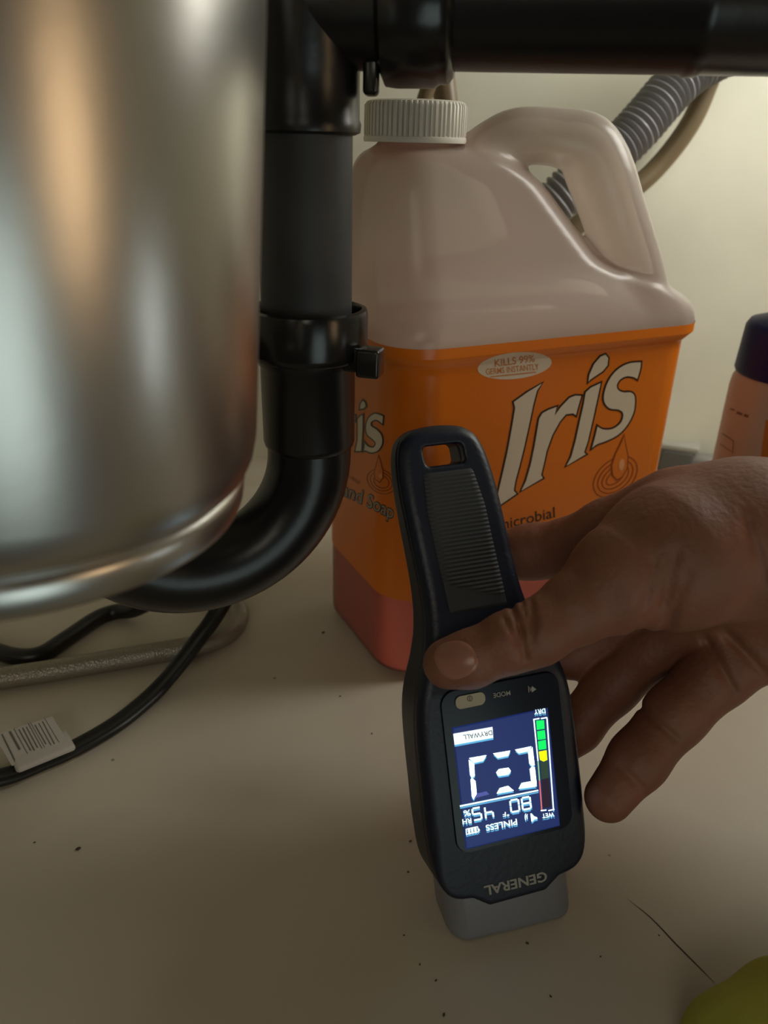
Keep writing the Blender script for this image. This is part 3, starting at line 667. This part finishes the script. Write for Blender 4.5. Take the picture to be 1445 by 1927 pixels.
# thumb nail
nl = [(811, 1238), (818, 1216), (840, 1203), (868, 1201), (890, 1213), (903, 1236), (903, 1258), (886, 1274), (855, 1284), (828, 1272)]
nl = smooth2(nl, 4); cx_, cy_ = 858, 1242; rings = 8; Vn = []; Fn = []
for j in range(rings+1):
    f = j/rings
    for (x, y) in nl:
        xx = cx_+(x-cx_)*f*.97; yy = cy_+(y-cy_)*f*.97
        d = Vector(ray(xx, yy)).normalized(); loc, nr, i, t = HB.ray_cast(Vector(CP), d)
        if loc is None: loc, nr, i, t = HB.find_nearest(Vector(at(xx, yy, .30)))
        Vn.append(loc+nr*(.0004 if j < rings-1 else (.0002 if j < rings else -.0006)))
n = len(nl)
for j in range(rings):
    for k in range(n): Fn.append((j*n+k, j*n+(k+1) % n, (j+1)*n+(k+1) % n, (j+1)*n+k))
nail = link('thumbnail', recalc(pymesh('thumbnail', Vn, Fn)), M_nail, hand)

# ------------------------------------------------------------------ hoses on the back wall
hc = catmull([ony(1480, 20, .700), ony(1400, 80, .69), ony(1292, 140, .675), ony(1180, 262, .655), ony(1040, 385, .640), ony(950, 490, .66), ony(930, 640, .68), ony(960, 800, .69)], 60)
def corr(i, s): return .0165*(1+.09*math.cos(2*math.pi*s/.0052))
# resample finely so every corrugation shows
s = np.concatenate([[0], np.cumsum(np.linalg.norm(np.diff(hc, axis=0), axis=1))]); t = np.arange(0, s[-1], .0009)
hc = np.stack([np.interp(t, s, hc[:, i]) for i in range(3)], 1)
hc[:, 2] = np.maximum(hc[:, 2], .02)
tag(sweep('corrugated_hose', hc, corr, seg=40, m=M_hose), 'grey corrugated drain hose slanting down behind the soap jug handle', 'hose')
tag(sweep('supply_tube', catmull([ony(1370, 60, .72), ony(1335, 150, .725), ony(1300, 230, .725), ony(1245, 305, .725), ony(1185, 360, .72), ony(1085, 425, .715), ony(980, 520, .72), ony(900, 700, .73)]), .0085, m=M_tan), 'brown smooth tube running just below the grey corrugated hose', 'tube')
tag(sweep('supply_tube', catmull([ony(815, 60, .60), ony(812, 140, .60), ony(795, 200, .60), ony(780, 300, .60), ony(775, 700, .60)]), .0052, m=M_tan), 'thin tan tube slanting down behind the white jug cap', 'tube', )
tag(sweep('supply_tube', catmull([ony(828, 60, .62), ony(830, 120, .62), ony(840, 200, .62), ony(850, 300, .62), ony(855, 700, .62)]), .0085, m=M_tan), 'thicker brown tube standing upright behind the white jug cap', 'tube')

# ------------------------------------------------------------------ bottle at the right edge
BO = np.array([.272, .505, 0])
bot = empty('spray_bottle', 'beige plastic bottle with navy blue cap cut off by the right edge', 'bottle', BO)
zb = ony(1378, 700, .505)[2]; ztp = ony(1400, 605, .505)[2]
lathe('bottle_body', [(.030, 0), (.0375, .002), (.0392, .008), (.0392, zb-.012), (.0385, zb-.006), (.036, zb), (.025, zb+.004)], BO, m=M_beige, parent=bot)
lathe('bottle_cap', [(.030, zb-.002), (.0375, zb-.001), (.0385, zb+.001), (.0372, ztp-.004), (.0350, ztp), (.026, ztp+.003), (.022, ztp+.006), (.020, ztp+.030), (.016, ztp+.032)], BO, m=M_navy, parent=bot)
def bcyl(off, r=.0392):
    def f(x, y):
        d = ray(x, y); a = d[0]**2+d[1]**2; ox, oy = CP[0]-BO[0], CP[1]-BO[1]; b = 2*(ox*d[0]+oy*d[1]); c = ox*ox+oy*oy-(r+off)**2; D = max(b*b-4*a*c, 0)
        return CP+d*((-b-math.sqrt(D))/(2*a))
    return f
lay('orange_patch', [fill2d([[(1441, 790), (1500, 800), (1500, 940), (1425, 930), (1433, 850)]])], bcyl(.0003), mat('orange_patch', (.42, .13, .01), .4), bot, sub=8)
lay('faded_print', [poly(bar((1374, 769), (1382, 772), 3)), poly(bar((1386, 776), (1396, 780), 5)), poly(bar((1400, 781), (1408, 784), 5)), poly(bar((1358, 815), (1380, 830), 1.5)), poly(bar((1380, 830), (1378, 855), 1.2)), poly(bar((1354, 835), (1376, 850), 1.2))], bcyl(.0003), mat('faded_print', (.14, .07, .045), .5), bot, sub=6)
fix(bot)

# ------------------------------------------------------------------ small blocks at the foot of the back wall
b0 = onz(1268, 885, 0)
blk = empty('small_case', 'small dark grey case with pale edge lying at foot of back wall', 'box', b0)
Xd = np.array([.93, -.36, 0]); Yd = np.array([.36, .93, 0])
rbox('case_body', (.032, .020, .024), mframe(b0+EZ*.0121, Xd, Yd, EZ), .003, mat('case_grey', (.10, .10, .09), .4), blk)
rbox('case_lid', (.040, .026, .006), mframe(b0+EZ*.0270+Yd*.004, Xd, Yd, EZ), .002, mat('case_pale', (.36, .35, .30), .35), blk)
fix(blk)
b1 = onz(1318, 890, 0)
tag(rbox('plastic_piece', (.032, .024, .020), mframe(b1+EZ*.010, Xd, Yd, EZ), .006, mat('lid_grey', (.22, .21, .19), .3)), 'little grey plastic piece between the dark case and the beige bottle', 'plastic piece')

# ------------------------------------------------------------------ cables and hose on the floor
def fpath(L, r): return catmull([onz(x, y, r if len(p_) < 1 else p_[0]) for x, y, *p_ in L], 14)
two = []
for k in range(40):
    a = 2*math.pi*k/40; two.append((1.9*math.cos(a), (.55+.45*abs(math.cos(a))**.6)*math.sin(a)))
cord = empty('power_cord', 'flat black twin power cord with white warning tag, running to lower left', 'cord', onz(140, 1400, 0))
cp = fpath([(480, 1000, .060), (446, 1085, .042), (404, 1160, .031), (372, 1204, .0235), (340, 1247, .0145), (305, 1288, .0065), (270, 1322), (215, 1365), (138, 1409), (80, 1434), (29, 1455), (-20, 1468), (-90, 1482)], .0040)
# twin conductor: two lobes side by side in one sheath
def twin(path, r):
    path = np.array(path); T = np.gradient(path, axis=0); T /= np.linalg.norm(T, axis=1)[:, None]; V = []; Fc = []; seg = 32
    for i in range(len(path)):
        s_ = np.cross(T[i], EZ); s_ /= np.linalg.norm(s_); n_ = np.cross(s_, T[i])
        for k in range(seg):
            a = 2*math.pi*k/seg; lobe = abs(math.cos(a)); hh = r*(.42+.58*min(1, lobe*1.6)) if lobe < .95 else r
            V.append(path[i]+s_*r*1.75*math.cos(a)+n_*hh*math.sin(a))
    for i in range(len(path)-1):
        for k in range(seg): a = i*seg+k; b = i*seg+(k+1) % seg; Fc.append((a, b, b+seg, a+seg))
    Fc.append(tuple(range(seg-1, -1, -1))); Fc.append(tuple((len(path)-1)*seg+k for k in range(seg)))
    return recalc(pymesh('cord', V, Fc))
link('cord_sheath', twin(cp, .0034), M_cable, cord)
# warning tag folded over the cord: a sleeve around it and a flat flag behind
pa, pb = onz(29, 1456, 0), onz(138, 1411, 0); Lx = (pb-pa); Ll = np.linalg.norm(Lx); Lx /= Ll; Ly = np.cross(EZ, Lx)
mid = (pa+pb)/2
tagw = rbox('tag_sleeve', (Ll, .0165, .0092), mframe(mid+EZ*.0046, Lx, Ly, EZ), .002, M_paper, cord); tagw['label'] = 'white tag sleeve wrapped on the cord'
pf = onz(60, 1400, .006)
q0, q1, q2, q3 = onz(22, 1440, .0085), onz(132, 1400, .0085), onz(98, 1348, .012), onz(-12, 1384, .012)
Vt = [q0, q1, q2, q3]+[v-EZ*.0006 for v in (q0, q1, q2, q3)]
fl = link('tag_flag', recalc(pymesh('tag_flag', Vt, [(0, 1, 2, 3), (7, 6, 5, 4), (0, 4, 5, 1), (1, 5, 6, 2), (2, 6, 7, 3), (3, 7, 4, 0)])), M_paper, cord, smooth=False); fl['label'] = 'flat printed face of the white tag'
nF = np.cross(q1-q0, q3-q0); nF /= np.linalg.norm(nF); nF = nF*np.sign(nF[2])
def c4(L): return [(x*.173, 1300+y*.173) for x, y in L]
pr = [poly(c4(bar(a, b, wd))) for a, b, wd in [((20, 470), (170, 775), 16), ((105, 440), (215, 640), 26), ((150, 410), (315, 710), 8), ((315, 710), (470, 650), 8), ((305, 350), (470, 650), 8), ((205, 420), (335, 650), 14), ((245, 400), (375, 650), 14), ((285, 390), (410, 620), 12), ((330, 345), (500, 640), 6), ((380, 370), (500, 580), 12), ((420, 350), (560, 600), 10), ((480, 290), (660, 590), 6), ((460, 330), (600, 590), 12)]]
lay('tag_print', pr, lambda x, y: onplane(x, y, q0+nF*.0002, nF), mat('tag_ink', (.12, .12, .10), .6), fl)
fix(cord)
tag(sweep('power_cable', fpath([(-90, 1210), (-20, 1222), (30, 1235), (75, 1232), (120, 1205), (180, 1165), (215, 1152), (255, 1146, .010), (295, 1120, .025), (325, 1070, .050), (335, 1030, .08)], .0054), .0054, m=M_cable), 'round black cable curving up at far left under the disposer', 'cable')
bh = fpath([(-90, 1295), (0, 1277), (80, 1265), (180, 1248), (300, 1228), (370, 1215), (420, 1196), (448, 1165), (440, 1135, .010), (400, 1100, .012), (330, 1070, .012)], .0070)
m = mat('braided_steel', (.30, .27, .22), rough=.38, metal=.55); nt = m.node_tree; wv = nt.nodes.new('ShaderNodeTexVoronoi'); wv.inputs['Scale'].default_value = 900; tc = nt.nodes.new('ShaderNodeTexCoord'); nt.links.new(tc.outputs['Object'], wv.inputs[0]); bp = nt.nodes.new('ShaderNodeBump'); bp.inputs['Strength'].default_value = .35; bp.inputs['Distance'].default_value = .001; nt.links.new(wv.outputs['Distance'], bp.inputs['Height']); nt.links.new(bp.outputs[0], nt.nodes['Principled BSDF'].inputs['Normal'])
tag(sweep('braided_hose', bh, .0068, m=m), 'braided steel supply hose lying on the floor beneath the black trap', 'hose')

# ------------------------------------------------------------------ yellow-green cloth, lower right corner
def cloth_f(X, Y, Z):
    a = onz(1480, 1960, .0); c = None
    for (px, py, z, r) in ((1450, 1945, .004, .018), (1560, 1930, .008, .026), (1365, 1985, .001, .014), (1500, 2050, .010, .030)):
        q = onz(px, py, z); d = np.sqrt((X-q[0])**2+(Y-q[1])**2+((Z-q[2])*1.3)**2)-r; c = d if c is None else smin(c, d, .02)
    c = c+.0008*np.sin(X*160+Y*90)+.0004*np.sin(Y*300-X*90)
    return np.maximum(c, -Z+.0005)
q = onz(1480, 1940, 0)
V, Q = field(cloth_f, (q[0]-.06, q[1]-.07, -.002), (q[0]+.09, q[1]+.06, .06), .0015)
tag(link('cleaning_cloth', npmesh('cleaning_cloth', V, Q), M_cloth), 'crumpled yellow-green cloth in the lower right corner on the floor', 'cloth')
# long pencil-thin scratch in the floor paint and crumbs
scp = catmull([onz(1178, 1690), onz(1225, 1728), onz(1270, 1775), onz(1310, 1815), onz(1345, 1850)], 10)
Vs = []; Fs = []
for i, p in enumerate(scp):
    wd = .00035*math.sin(math.pi*min(1, (i+1)/(len(scp)+1))); sd = np.array([.75, .66, 0]); Vs += [p-sd*wd+EZ*.00015, p+sd*wd+EZ*.00015]
    if i: Fs.append((2*i-2, 2*i-1, 2*i+1, 2*i))
M_dirt = mat('dirt', (.07, .045, .03), .8)
scr_ = link('paint_scratch', pymesh('paint_scratch', Vs, Fs), M_dirt, bpy.data.objects['floor'], smooth=False)
bm = bmesh.new()
for x, y, r in [(147, 1597, .0011), (65, 1585, .0005), (835, 1910, .0007), (772, 1583, .0006), (768, 1641, .0005), (790, 1815, .0004), (992, 1775, .0006), (1036, 1875, .0005), (1240, 1760, .0004), (820, 1845, .0005), (700, 1380, .0005), (608, 1190, .0010), (640, 1310, .0006), (760, 1760, .0004), (1130, 1800, .0004)]:
    p = onz(x, y, r*.5); bmesh.ops.create_icosphere(bm, subdivisions=1, radius=r, matrix=Matrix.Translation(p)@Matrix.Rotation(random.random()*3, 4, 'Z')@Matrix.Diagonal((1.3, .8, .5, 1)))
me = bpy.data.meshes.new('crumbs'); bm.to_mesh(me); bm.free()
tag(link('crumbs', me, M_dirt), 'tiny dark crumbs of dirt scattered over the white floor', 'dirt', kind='stuff')
